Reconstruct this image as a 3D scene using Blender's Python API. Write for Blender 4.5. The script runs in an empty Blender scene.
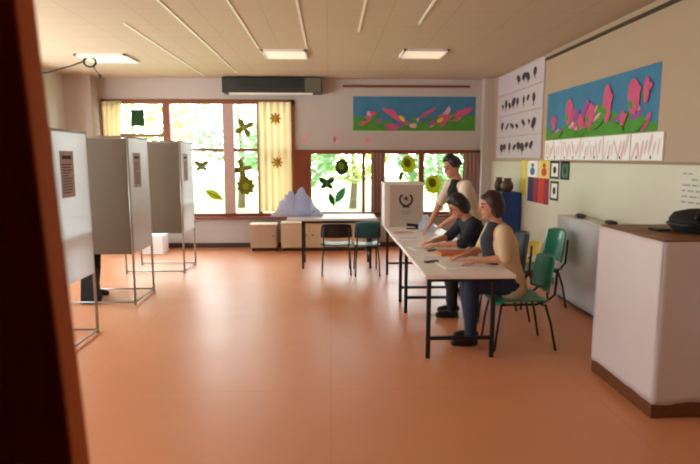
import bpy, bmesh, math, random
from mathutils import Vector, Matrix, Quaternion, noise
random.seed(7)
V = Vector
PI = math.pi
C = bpy.context.scene.collection

# ------------------------------------------------------------------ helpers
def lin(c):
    return tuple(((v/255)/12.92 if v/255 <= .04045 else ((v/255+.055)/1.055)**2.4) for v in c)+(1,)

def mat(name, rgb, rough=.6, metal=0, vary=.08, scale=6, bump=0, bscale=40, coat=0, trans=0, sheen=0, spec=None):
    m = bpy.data.materials.new(name); m.use_nodes = True
    nt = m.node_tree; n = nt.nodes; l = nt.links
    b = n['Principled BSDF']; out = n['Material Output']
    col = lin(rgb)
    tc = n.new('ShaderNodeTexCoord'); nz = n.new('ShaderNodeTexNoise')
    nz.inputs['Scale'].default_value = scale; nz.inputs['Detail'].default_value = 4
    l.new(tc.outputs['Object'], nz.inputs['Vector'])
    mx = n.new('ShaderNodeMix'); mx.data_type = 'RGBA'
    mx.inputs[6].default_value = tuple(max(0, v*(1-vary)) for v in col[:3])+(1,)
    mx.inputs[7].default_value = tuple(min(1, v*(1+vary)) for v in col[:3])+(1,)
    l.new(nz.outputs['Fac'], mx.inputs[0]); l.new(mx.outputs[2], b.inputs['Base Color'])
    b.inputs['Roughness'].default_value = rough; b.inputs['Metallic'].default_value = metal
    b.inputs['Coat Weight'].default_value = coat
    if spec is not None: b.inputs['Specular IOR Level'].default_value = spec
    if bump:
        nb = n.new('ShaderNodeTexNoise'); nb.inputs['Scale'].default_value = bscale
        l.new(tc.outputs['Object'], nb.inputs['Vector'])
        bp = n.new('ShaderNodeBump'); bp.inputs['Strength'].default_value = bump; bp.inputs['Distance'].default_value = .01
        l.new(nb.outputs['Fac'], bp.inputs['Height']); l.new(bp.outputs['Normal'], b.inputs['Normal'])
    if trans:
        t = n.new('ShaderNodeBsdfTranslucent'); l.new(mx.outputs[2], t.inputs['Color'])
        ms = n.new('ShaderNodeMixShader'); ms.inputs[0].default_value = trans
        l.new(b.outputs[0], ms.inputs[1]); l.new(t.outputs[0], ms.inputs[2]); l.new(ms.outputs[0], out.inputs['Surface'])
    return m

def emit(name, rgb, s):
    m = bpy.data.materials.new(name); m.use_nodes = True
    b = m.node_tree.nodes['Principled BSDF']
    b.inputs['Base Color'].default_value = lin(rgb)
    b.inputs['Emission Color'].default_value = lin(rgb); b.inputs['Emission Strength'].default_value = s
    return m

def wood(name, a, bcol, rough=.4, axis=2):
    m = mat(name, a, rough); nt = m.node_tree; n = nt.nodes; l = nt.links
    tc = [x for x in n if x.type == 'TEX_COORD'][0]
    mp = n.new('ShaderNodeMapping'); s = [14, 14, 14]; s[axis] = 1.2; mp.inputs['Scale'].default_value = s
    nz = n.new('ShaderNodeTexNoise'); nz.inputs['Scale'].default_value = 3; nz.inputs['Detail'].default_value = 6; nz.inputs['Distortion'].default_value = .6
    l.new(tc.outputs['Object'], mp.inputs[0]); l.new(mp.outputs[0], nz.inputs['Vector'])
    mx = n.new('ShaderNodeMix'); mx.data_type = 'RGBA'; mx.inputs[6].default_value = lin(a); mx.inputs[7].default_value = lin(bcol)
    l.new(nz.outputs['Fac'], mx.inputs[0]); l.new(mx.outputs[2], n['Principled BSDF'].inputs['Base Color'])
    return m

class MB:
    """collects shapes; becomes ONE mesh object"""
    def __init__(s): s.v = []; s.f = []; s.mi = []; s.cur = 0
    def add(s, vs, fs):
        o = len(s.v); s.v += [V(p) for p in vs]
        for f in fs: s.f.append([i+o for i in f]); s.mi.append(s.cur)
        return s
    def use(s, i): s.cur = i; return s
    def box(s, a, b, rot=None, ctr=None):
        x0, y0, z0 = a; x1, y1, z1 = b
        vs = [V(p) for p in ((x0,y0,z0),(x1,y0,z0),(x1,y1,z0),(x0,y1,z0),(x0,y0,z1),(x1,y0,z1),(x1,y1,z1),(x0,y1,z1))]
        if rot is not None:
            c = V(ctr) if ctr is not None else (V(a)+V(b))/2
            vs = [c+rot @ (p-c) for p in vs]
        return s.add(vs, [(0,3,2,1),(4,5,6,7),(0,1,5,4),(1,2,6,5),(2,3,7,6),(3,0,4,7)])
    def rings(s, rs, closed=False, cap=True):
        n = len(rs[0]); vs = [p for r in rs for p in r]; fs = []
        m = len(rs); last = m if closed else m-1
        for i in range(last):
            j = (i+1) % m
            for k in range(n):
                k2 = (k+1) % n
                fs.append((i*n+k, i*n+k2, j*n+k2, j*n+k))
        if cap and not closed:
            fs.append(tuple(range(n-1, -1, -1))); fs.append(tuple((m-1)*n+k for k in range(n)))
        return s.add(vs, fs)
    def tube(s, pts, r, n=8, closed=False):
        pts = [V(p) for p in pts]; rs = []; up = None; m = len(pts)
        for i, p in enumerate(pts):
            if closed: d = (pts[(i+1) % m]-pts[i-1])
            else: d = pts[min(i+1, m-1)]-pts[max(i-1, 0)]
            d.normalize()
            if up is None: up = d.orthogonal().normalized()
            else: up = (up-d*up.dot(d)).normalized()
            w = d.cross(up); rr = r[i] if isinstance(r, (list, tuple)) else r
            rs.append([p+(up*math.cos(2*PI*k/n)+w*math.sin(2*PI*k/n))*rr for k in range(n)])
        return s.rings(rs, closed)
    def lathe(s, prof, c=(0,0,0), n=20):
        c = V(c)
        return s.rings([[c+V((r*math.cos(2*PI*k/n), r*math.sin(2*PI*k/n), z)) for k in range(n)] for r, z in prof])
    def caps(s, a, ra, b, rb, n=14, h=5):
        """tapered limb with round ends"""
        a = V(a); b = V(b); d = b-a
        if d.length < 1e-6: d = V((0,0,1e-4))
        d = d.normalized(); up = d.orthogonal().normalized(); w = d.cross(up); rs = []
        for i in range(h):
            t = PI/2*(1-i/(h-.0))*.97
            rs.append((a-d*ra*math.sin(t), ra*math.cos(t)))
        rs.append((a, ra)); rs.append((b, rb))
        for i in range(1, h):
            t = PI/2*(i/(h-1))*.97
            rs.append((b+d*rb*math.sin(t), rb*math.cos(t)))
        return s.rings([[c+(up*math.cos(2*PI*k/n)+w*math.sin(2*PI*k/n))*r for k in range(n)] for c, r in rs])
    def ell(s, c, r, R=None, nu=18, nv=12):
        c = V(c); R = R or Matrix.Identity(3); rs = []
        for i in range(nv+1):
            t = -PI/2+PI*(.02+.96*i/nv)
            rs.append([c+R @ V((r[0]*math.cos(t)*math.cos(2*PI*k/nu), r[1]*math.cos(t)*math.sin(2*PI*k/nu), r[2]*math.sin(t))) for k in range(nu)])
        return s.rings(rs)
    def prism(s, poly, o, ux, uy, th):
        """polygon in plane (o,ux,uy) extruded th along ux x uy"""
        o = V(o); ux = V(ux); uy = V(uy); nn = ux.cross(uy).normalized()*th; n = len(poly)
        a = [o+ux*p[0]+uy*p[1] for p in poly]
        return s.add(a+[p+nn for p in a], [tuple(range(n-1, -1, -1)), tuple(range(n, 2*n))]+[(i, (i+1) % n, n+(i+1) % n, n+i) for i in range(n)])
    def grid(s, fn, nu, nv, th=0):
        """sheet fn(u,v)->point, thickness th along the normal"""
        P = [[V(fn(i/nu, j/nv)) for i in range(nu+1)] for j in range(nv+1)]
        if not th:
            return s.add([p for r in P for p in r], [(j*(nu+1)+i, j*(nu+1)+i+1, (j+1)*(nu+1)+i+1, (j+1)*(nu+1)+i) for j in range(nv) for i in range(nu)])
        Q = []
        for j in range(nv+1):
            row = []
            for i in range(nu+1):
                du = P[j][min(i+1, nu)]-P[j][max(i-1, 0)]; dv = P[min(j+1, nv)][i]-P[max(j-1, 0)][i]
                row.append(P[j][i]+du.cross(dv).normalized()*th)
            Q.append(row)
        n = (nu+1)*(nv+1); ix = lambda i, j: j*(nu+1)+i; fs = []
        for j in range(nv):
            for i in range(nu):
                fs.append((ix(i,j), ix(i,j+1), ix(i+1,j+1), ix(i+1,j)))
                fs.append((n+ix(i,j), n+ix(i+1,j), n+ix(i+1,j+1), n+ix(i,j+1)))
        for i in range(nu):
            fs.append((ix(i,0), ix(i+1,0), n+ix(i+1,0), n+ix(i,0))); fs.append((ix(i,nv), n+ix(i,nv), n+ix(i+1,nv), ix(i+1,nv)))
        for j in range(nv):
            fs.append((ix(0,j), n+ix(0,j), n+ix(0,j+1), ix(0,j+1))); fs.append((ix(nu,j), ix(nu,j+1), n+ix(nu,j+1), n+ix(nu,j)))
        return s.add([p for r in P for p in r]+[p for r in Q for p in r], fs)
    def build(s, name, mats, parent=None, smooth=False, bevel=0, origin=None):
        if not isinstance(mats, (list, tuple)): mats = [mats]
        if parent is not None: o = worldpos(parent)
        elif origin is not None: o = V(origin)
        else:
            xs = [p.x for p in s.v]; ys = [p.y for p in s.v]; zs = [p.z for p in s.v]
            o = V(((min(xs)+max(xs))/2, (min(ys)+max(ys))/2, min(zs)))
        me = bpy.data.meshes.new(name)
        me.from_pydata([p-o for p in s.v], [], s.f)
        for m in mats: me.materials.append(m)
        me.polygons.foreach_set('material_index', s.mi)
        bm = bmesh.new(); bm.from_mesh(me); bmesh.ops.recalc_face_normals(bm, faces=bm.faces)
        if bevel:
            es = [e for e in bm.edges if len(e.link_faces) == 2 and e.calc_face_angle(0) > .6]
            bmesh.ops.bevel(bm, geom=es, offset=bevel, segments=2, profile=.5, affect='EDGES', clamp_overlap=True)
        bm.to_mesh(me); bm.free()
        if smooth:
            for p in me.polygons: p.use_smooth = True
        ob = bpy.data.objects.new(name, me); C.objects.link(ob)
        if parent is not None: ob.parent = parent
        else: ob.location = o
        return ob

def worldpos(o):
    p = V((0,0,0))
    while o is not None: p += o.location; o = o.parent
    return p

def tag(o, label, cat, group=None):
    o['label'] = label; o['category'] = cat
    if group: o['group'] = group
    return o

def thing(name, label, cat, loc=(0,0,0), group=None):
    o = bpy.data.objects.new(name, None); C.objects.link(o); o.location = loc; o.empty_display_size = .1
    return tag(o, label, cat, group)

def struct(mb, name, m, parent=None, **k):
    o = mb.build(name, m, parent, **k)
    if parent is None: o['kind'] = 'structure'
    return o

def copy_thing(src, loc, rotz, label, group=None):
    r = src.copy(); C.objects.link(r); r.location = loc; r.rotation_euler = (0,0,rotz); r['label'] = label
    if group: r['group'] = group
    for ch in list(src.children):
        c = ch.copy(); C.objects.link(c); c.parent = r
        for g in ch.children:
            d = g.copy(); C.objects.link(d); d.parent = c
    return r

# ------------------------------------------------------------------ materials
M = {}
M['wall'] = mat('wall paint grey', (196,186,180), .7, vary=.03, scale=2, bump=.05)
M['wall_left'] = mat('wall paint white', (214,216,214), .7, vary=.03, scale=2)
M['wall_right'] = mat('wall paint cream', (184,162,138), .65, vary=.03, scale=2, bump=.04)
M['dado'] = mat('pale gloss paint', (212,208,190), .4, vary=.03, scale=2)
M['ceil'] = mat('ceiling', (202,180,158), .7, vary=.03, scale=1)
M['strip'] = mat('ceiling strip metal', (250,246,238), .35, 0, vary=.02)
M['jamb'] = wood('door wood', (226,122,40), (198,98,26), .6)
M['pier'] = mat('painted pier', (190,160,150), .6)
M['winwood'] = wood('window wood', (150,78,44), (112,52,30), .4)
M['base'] = mat('baseboard dark', (70,50,42), .5)
M['alu'] = mat('grey metal tube', (176,172,168), .35, .5, vary=.03)
M['panel'] = mat('booth panel', (240,244,246), .5, vary=.02, scale=3, trans=.55)
M['shadebrown'] = mat('booth side hardboard', (106,90,72), .6, vary=.05, scale=3)  # shade on the side panels put into a brown, darkened against left daylight
M['notice'] = mat('notice paper', (186,172,176), .7)
M['ink'] = mat('ink', (60,50,60), .7)
M['white'] = mat('white laminate', (246,240,236), .4, vary=.02)
M['edge'] = mat('table edge', (150,120,100), .5)
M['black'] = mat('black metal', (26,22,22), .4, vary=.1)
M['blackfab'] = mat('black fabric', (24,24,28), .8, bump=.2, bscale=200)
M['green'] = mat('green plastic', (8,136,102), .3, vary=.06, coat=.2)
M['teal'] = mat('teal plastic', (24,92,104), .35, vary=.06)
M['darkteal'] = mat('dark seat shell', (22,34,40), .35)
M['yellow'] = mat('yellow plastic', (226,200,50), .4)
M['paper'] = mat('paper', (250,250,250), .7, vary=.01)
M['wrap'] = mat('white wrapping paper', (218,206,206), .6, vary=.03, scale=3, bump=.3, bscale=9)
M['wrapcool'] = mat('grey white wrapping paper', (200,203,206), .6, vary=.03, scale=3, bump=.25, bscale=7)
M['boxwood'] = wood('chest wood', (150,98,56), (112,68,36), .5, 0)
M['boxbase'] = wood('plinth wood', (126,74,40), (92,50,26), .5, 1)
M['skin'] = mat('skin', (206,148,120), .6, vary=.05, scale=20, spec=.3)
M['eye'] = mat('eye', (40,28,24), .3)
M['lip'] = mat('lips', (176,92,84), .5)
M['hair'] = mat('dark hair', (34,24,20), .45, vary=.35, scale=30, bump=.5, bscale=70)
M['brownhair'] = mat('brown hair', (52,34,24), .45, vary=.4, scale=30, bump=.5, bscale=70)
M['beige'] = mat('beige knit', (216,190,150), .85, vary=.08, scale=12, bump=.3, bscale=120)
M['cream'] = mat('cream shirt', (226,206,184), .85, bump=.15, bscale=40)
M['darktop'] = mat('dark grey top', (52,54,62), .85, bump=.2, bscale=60)
M['navytop'] = mat('dark navy top', (30,32,44), .85, bump=.2, bscale=60)
M['blacktop'] = mat('black top', (28,24,28), .85, bump=.2, bscale=60)
M['jeans'] = mat('dark jeans', (40,50,74), .85, vary=.15, scale=20, bump=.2, bscale=150)
M['trousers'] = mat('black trousers', (24,22,26), .85, bump=.2, bscale=60)
M['shoe'] = mat('black shoe', (18,16,16), .4)
M['acdark'] = mat('heater casing', (48,50,44), .45)
M['acblack'] = mat('heater grille', (26,26,24), .5)
M['aclight'] = mat('heater end cap', (98,96,76), .45)
M['sky'] = mat('blue paint', (66,128,166), .8, vary=.22, scale=5)
M['hill'] = mat('green paint', (78,150,52), .8, vary=.25, scale=7)
M['pink'] = mat('pink paint', (208,92,132), .8, vary=.2, scale=9)
M['palepink'] = mat('pale pink paint', (226,176,186), .8, vary=.1, scale=9)
M['faint'] = mat('faint pink crayon', (228,196,202), .8, vary=.1, scale=9)
M['purple'] = mat('mauve paint', (150,90,160), .8)
M['poster'] = mat('white poster paper', (206,196,206), .7, vary=.03)
M['blue'] = mat('blue painted board', (22,66,140), .5, vary=.08)
M['pot'] = mat('brown glazed pot', (84,58,36), .4)
M['lav'] = mat('lavender plastic sheet', (230,234,248), .35, vary=.04, trans=.75)
M['beigepanel'] = mat('beige cupboard', (226,208,176), .55, vary=.04)
M['pinkpanel'] = mat('pinkish beige cupboard', (204,176,154), .55, vary=.04)
M['olive'] = mat('olive paper', (120,118,30), .8, vary=.25, scale=25, trans=.3)
M['oliveyel'] = mat('yellow green paper', (176,178,40), .8, vary=.25, scale=25, trans=.45)
M['dkgreen'] = mat('dark green paper', (36,74,40), .8, vary=.2, scale=25, trans=.2)
M['tealpaper'] = mat('teal paper', (90,160,130), .8, vary=.2, scale=25, trans=.4)
M['curtain'] = mat('cream curtain', (250,240,212), .85, vary=.05, scale=4, trans=.35)
M['print'] = mat('curtain print', (190,140,60), .85, vary=.2, scale=20, trans=.4)
M['mauve'] = mat('mauve curtain', (176,140,132), .85, vary=.08, scale=4, trans=.22)
M['orange'] = mat('orange folder', (200,112,58), .5)
M['red'] = mat('red card', (208,52,40), .7, vary=.1)
M['navy'] = mat('navy card', (44,44,84), .7, vary=.15)
M['crimson'] = mat('crimson card', (150,30,60), .7, vary=.1)
M['leaf'] = mat('leaves', (116,146,98), .6, vary=.3, scale=1.2, trans=.4)
M['leaf2'] = mat('yellow leaves', (156,166,92), .6, vary=.3, scale=1.2, trans=.4)
M['bark'] = mat('bark', (96,76,58), .9, vary=.3, scale=8)
M['grass'] = mat('lawn', (110,126,60), .9, vary=.25, scale=1.5)
M['ext'] = mat('outer plaster', (230,222,206), .9)
M['lamp'] = emit('lamp diffuser', (255,236,212), .22)
M['grey'] = mat('grey plastic', (150,150,150), .4)
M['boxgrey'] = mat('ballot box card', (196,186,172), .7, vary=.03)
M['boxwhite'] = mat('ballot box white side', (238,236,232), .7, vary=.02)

def floor_mat():
    m = mat('orange linoleum', (216,144,100), .4, vary=.05, scale=1.3, spec=.42)
    nt = m.node_tree; n = nt.nodes; l = nt.links; b = n['Principled BSDF']
    tc = [x for x in n if x.type == 'TEX_COORD'][0]
    nz = n.new('ShaderNodeTexNoise'); nz.inputs['Scale'].default_value = 2.5; nz.inputs['Detail'].default_value = 5
    mr = n.new('ShaderNodeMapRange'); mr.inputs['To Min'].default_value = .32; mr.inputs['To Max'].default_value = .44
    l.new(tc.outputs['Object'], nz.inputs['Vector']); l.new(nz.outputs['Fac'], mr.inputs['Value']); l.new(mr.outputs[0], b.inputs['Roughness'])
    # welded seams of the sheets
    br = n.new('ShaderNodeTexBrick'); br.inputs['Scale'].default_value = 1; br.inputs['Brick Width'].default_value = 1.9; br.inputs['Row Height'].default_value = 1.9
    br.inputs['Mortar Size'].default_value = .004; br.offset = 0
    l.new(tc.outputs['Object'], br.inputs['Vector'])
    mx = [x for x in n if x.type == 'MIX'][0]
    m2 = n.new('ShaderNodeMix'); m2.data_type = 'RGBA'
    l.new(br.outputs['Fac'], m2.inputs[0]); l.new(mx.outputs[2], m2.inputs[6]); m2.inputs[7].default_value = lin((206,134,92))
    l.new(m2.outputs[2], b.inputs['Base Color'])
    return m
M['floor'] = floor_mat()
M['hall'] = mat('hallway paint', (70,52,44), .7)  # darkness of the unseen hallway put into its wall colour

def ceil_mat():
    m = M['ceil']; nt = m.node_tree; n = nt.nodes; l = nt.links; b = n['Principled BSDF']
    tc = [x for x in n if x.type == 'TEX_COORD'][0]
    br = n.new('ShaderNodeTexBrick'); br.offset = 0
    br.inputs['Scale'].default_value = 1; br.inputs['Brick Width'].default_value = .64; br.inputs['Row Height'].default_value = .64
    br.inputs['Mortar Size'].default_value = .008
    mp = n.new('ShaderNodeMapping'); mp.inputs['Location'].default_value = (.02, .15, 0)
    l.new(tc.outputs['Object'], mp.inputs[0]); l.new(mp.outputs[0], br.inputs['Vector'])
    mx = [x for x in n if x.type == 'MIX'][0]
    m2 = n.new('ShaderNodeMix'); m2.data_type = 'RGBA'
    l.new(br.outputs['Fac'], m2.inputs[0]); l.new(mx.outputs[2], m2.inputs[6]); m2.inputs[7].default_value = lin((190,168,146))
    l.new(m2.outputs[2], b.inputs['Base Color'])
ceil_mat()

def glass_mat():
    m = bpy.data.materials.new('window glass'); m.use_nodes = True
    nt = m.node_tree; n = nt.nodes; l = nt.links; n.remove(n['Principled BSDF'])
    t = n.new('ShaderNodeBsdfTransparent'); t.inputs['Color'].default_value = (.93,.96,.95,1)
    g = n.new('ShaderNodeBsdfGlossy'); g.inputs['Roughness'].default_value = .02
    fr = n.new('ShaderNodeFresnel'); fr.inputs['IOR'].default_value = 1.45
    ms = n.new('ShaderNodeMixShader'); ge = n.new('ShaderNodeNewGeometry'); sb = n.new('ShaderNodeMath'); sb.operation = 'SUBTRACT'; sb.inputs[0].default_value = 1; mu = n.new('ShaderNodeMath'); mu.operation = 'MULTIPLY'
    l.new(ge.outputs['Backfacing'], sb.inputs[1]); l.new(fr.outputs[0], mu.inputs[0]); l.new(sb.outputs[0], mu.inputs[1])   # one reflection per pane, on its outer face
    l.new(mu.outputs[0], ms.inputs[0]); l.new(t.outputs[0], ms.inputs[1]); l.new(g.outputs[0], ms.inputs[2])
    l.new(ms.outputs[0], n['Material Output'].inputs['Surface'])
    return m
M['glass'] = glass_mat()

# ------------------------------------------------------------------ the room
XL, XR, YF, YB, ZC = -4.7, 3.05, .95, 10.3, 3.15
struct(MB().box((XL-.2,-1.9,-.15),(XR+.2,YB+.25,0)), 'floor', M['floor'], origin=(0,0,0))
struct(MB().box((XL-.2,-1.9,ZC),(XR+.2,YB+.25,ZC+.2)), 'ceiling', M['ceil'], origin=(0,0,ZC))
W3 = (4.0, 9.0, .95, 2.75); W4 = (1.5, 3.6, .95, 2.75)   # unseen left-wall windows; W3 inferred from side light, W4 added to light the foreground (y0, y1, z0, z1)
w = MB()
for ya, yb in ((.7,W4[0]),(W4[1],W3[0]),(W3[1],YB+.25)): w.box((XL-.2,ya,0),(XL,yb,ZC))
for q in (W3, W4): w.box((XL-.2,q[0],0),(XL,q[1],q[2])).box((XL-.2,q[0],q[3]),(XL,q[1],ZC))
struct(w, 'wall_left', M['wall_left'])
struct(MB().box((XR,.7,0),(XR+.2,YB+.25,ZC)), 'wall_right', M['wall_right'])
W1 = (-4.19, -.66, .60, 2.77); W2 = (-.66, 2.86, .62, 1.85)
w = MB()
w.box((XL,YB,0),(W1[0],YB+.25,ZC)); w.box((W2[1],YB,0),(XR,YB+.25,ZC))
w.box((W1[0],YB,0),(W2[1],YB+.25,W1[2])); w.box((W1[0],YB,W1[3]),(W2[1],YB+.25,ZC))
w.box((W2[0],YB,W2[3]),(W2[1],YB+.25,W1[3]))
struct(w, 'wall_back', M['wall'])
struct(MB().box((XL,9.95,0),(-4.22,YB,ZC)), 'pillar', M['wall']); struct(MB().box((2.86,10.12,0),(XR,YB,ZC)), 'pillar', M['wall'])
# door wall and the hallway the camera stands in
JX = -.484
f = MB(); f.box((XL,.7,0),(-1.4,YF,ZC)); f.box((.9,.7,0),(XR,YF,ZC)); f.box((-1.4,.7,2.22),(.9,YF,ZC))
struct(f, 'wall_front', M['wall'])
struct(MB().box((-1.6,-1.9,0),(-1.5,.7,ZC)), 'wall_hall_left', M['hall']); struct(MB().box((1.7,-1.9,0),(1.8,.7,ZC)), 'wall_hall_right', M['hall'])
struct(MB().box((-1.6,-2,0),(1.8,-1.9,ZC)), 'wall_hall_back', M['hall'])
d = MB().box((-1.4,.68,0),(-1.34,YF+.015,2.16)).box((.84,.68,0),(.9,YF+.015,2.16)).box((-1.4,.68,2.16),(.9,YF+.015,2.22))
d1 = struct(d, 'door_1', M['jamb'], bevel=.004)
# fixed leaf of the double door, hanging a little out of plumb
lf = MB().box((-1.335,.935,.01),(JX,1.0,2.155))
for p in lf.v:
    if p.x > -1: p.x += (1.45-p.z)*.046
lf.build('door_leaf', M['jamb'], d1, bevel=.004)

# dado and rails on the right wall
struct(MB().box((XR-.012,YF,0),(XR,YB,1.64)), 'trim_1', M['dado'])
struct(MB().box((XR-.022,YF,1.64),(XR,7.0,1.665)), 'trim_2', M['edge'])
struct(MB().box((XR-.035,3.2,3.05),(XR,7.7,3.08)), 'trim_3', M['base'])
struct(MB().box((.25,YB-.03,3.0),(2.63,YB,3.04)), 'trim_4', M['winwood'])
struct(MB().box((XR-.027,YF,0),(XR-.012,YB,.09)), 'baseboard_right', M['base'])
struct(MB().box((-4.2,YB-.015,0),(2.86,YB,.09)), 'baseboard_back', M['base'])
struct(MB().box((XL,YF,0),(XL+.015,9.95,.09)), 'baseboard_left', M['base'])
struct(MB().box((XL,YF,2.12),(XL+.03,9.95,2.15)), 'trim_5', M['edge'])
for i, (x, y0, y1) in enumerate([(-2.22,6.2,9.9),(-1.58,5.0,9.6),(-.94,4.6,7.5),(-.30,4.6,7.5),(.34,4.6,6.5),(.98,4.6,6.1)]):
    struct(MB().box((x-.012,y0,ZC-.008),(x+.012,y1,ZC+.01)), 'trim_%d' % (6+i), M['strip'])

# ------------------------------------------------------------------ windows
YW = YB+.06
def window(num, W, mull, trans_):
    x0, x1, z0, z1 = W; t = .075
    fr = MB(); fr.box((x0,YB-.03,z1-t),(x1,YB+.14,z1)); fr.box((x0,YB-.03,z0),(x1,YB+.14,z0+t*.8))
    fr.box((x0,YB-.03,z0),(x0+t,YB+.14,z1)); fr.box((x1-t,YB-.03,z0),(x1,YB+.14,z1))
    wn = struct(fr, 'window_%d' % num, M['winwood'], origin=((x0+x1)/2,YB,z0), bevel=.005)
    MB().box((x0-.03,YB-.12,z0-.03),(x1+.03,YB+.02,z0)).build('window_sill', M['winwood'], wn, bevel=.004)
    edges = [x0+t]+[m for m, _ in mull]+[x1-t]
    for m, wd in mull:
        MB().box((m-wd/2,YB-.02,z0+.03),(m+wd/2,YB+.13,z1-.03)).build('mullion', M['pier'] if wd > .15 else M['winwood'], wn, bevel=.004)
    for a, b, z in trans_:
        MB().box((a,YB-.01,z-.028),(b,YB+.12,z+.028)).build('transom', M['winwood'], wn, bevel=.004)
    for a, b in zip(edges[:-1], edges[1:]):
        zs = [z0+t*.8]+[z for p, q, z in trans_ if p <= (a+b)/2 <= q]+[z1-t]
        for za, zb in zip(zs[:-1], zs[1:]):
            MB().box((a,YW+.01,za),(b,YW+.018,zb)).build('pane', M['glass'], wn)
    return wn
window(1, W1, [(-3.02,.13),(-1.89,.2),(-1.32,.075)], [(-4.15,-3.0,2.12),(-3.0,-.7,1.85)])
o = window(2, W2, [(.64,.055),(.90,.1),(1.74,.1)], [])
MB().box((-.66,YB-.035,.62),(-.35,YB+.1,1.84)).build('side_panel', M['winwood'], o, bevel=.004)

for num, (y0, y1, z0, z1), nn in ((3,W3,5),(4,W4,2)):
    fr = MB().box((XL-.14,y0,z1-.07),(XL+.02,y1,z1)).box((XL-.14,y0,z0),(XL+.02,y1,z0+.06)).box((XL-.14,y0,z0),(XL+.02,y0+.07,z1)).box((XL-.14,y1-.07,z0),(XL+.02,y1,z1))
    w3 = struct(fr, 'window_%d' % num, M['winwood']); st = (y1-y0)/nn
    for k in range(1, nn): MB().box((XL-.13,y0+st*k-.05,z0+.03),(XL+.01,y0+st*k+.05,z1-.03)).build('mullion', M['winwood'], w3)
    for k in range(nn): MB().box((XL-.09,y0+st*k+.05,z0+.06),(XL-.082,y0+st*(k+1)-.05,z1-.07)).build('pane', M['glass'], w3)

# curtains
def curtain(name, x0, x1, z0, z1, m, label, folds, amp=.03, taper=0, prints=()):
    def fn(u, v):
        uu = u*(1-taper*math.sin(v*PI*.5)*.6)
        return (x0+(x1-x0)*uu, YB-.10+amp*math.sin(u*folds*2*PI)*(.6+.4*v), z1+(z0-z1)*v)
    b = MB().grid(fn, folds*10, 10, .004)
    o = b.build(name, [m, M['print']], smooth=True)
    me = o.data
    for p in me.polygons:
        c = p.center+o.location
        for px, pz, r in prints:
            if (V((c.x-px, c.z-pz))).length < r: p.material_index = 1
    return tag(o, label, 'curtain')
def curtain_fine():
    pr = ((-1.0,2.42,.115),(-.98,1.62,.115))
    def fn(u, v): return (-1.31+.6*u, YB-.10+.02*math.sin(u*5*2*PI)*(.6+.4*v), 2.72-2.02*v)
    o = MB().grid(fn, 60, 130, .004).build('curtain', [M['curtain'], M['print']], smooth=True)
    for p in o.data.polygons:
        c = p.center+o.location
        for px, pz, r in pr:
            a = math.atan2(c.z-pz, c.x-px); d_ = math.hypot(c.x-px, c.z-pz)
            if d_ < r*(.75+.25*math.cos(a*8)): p.material_index = 1
    tag(o, 'cream curtain printed with two ochre flowers at the right end of the tall window', 'curtain')
curtain_fine()
curtain('curtain', -4.14, -3.78, .68, 2.72, M['curtain'], 'narrow tan curtain drawn aside at the far left end of the tall window', 4, .03, .5)
curtain('curtain', .78, 1.04, .66, 1.8, M['mauve'], 'greyish mauve curtain bunched behind the ballot box', 4, .03)
curtain('curtain', 2.52, 2.83, .66, 1.8, M['mauve'], 'brownish mauve curtain behind the standing person, by the pillar', 4, .03)

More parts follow.
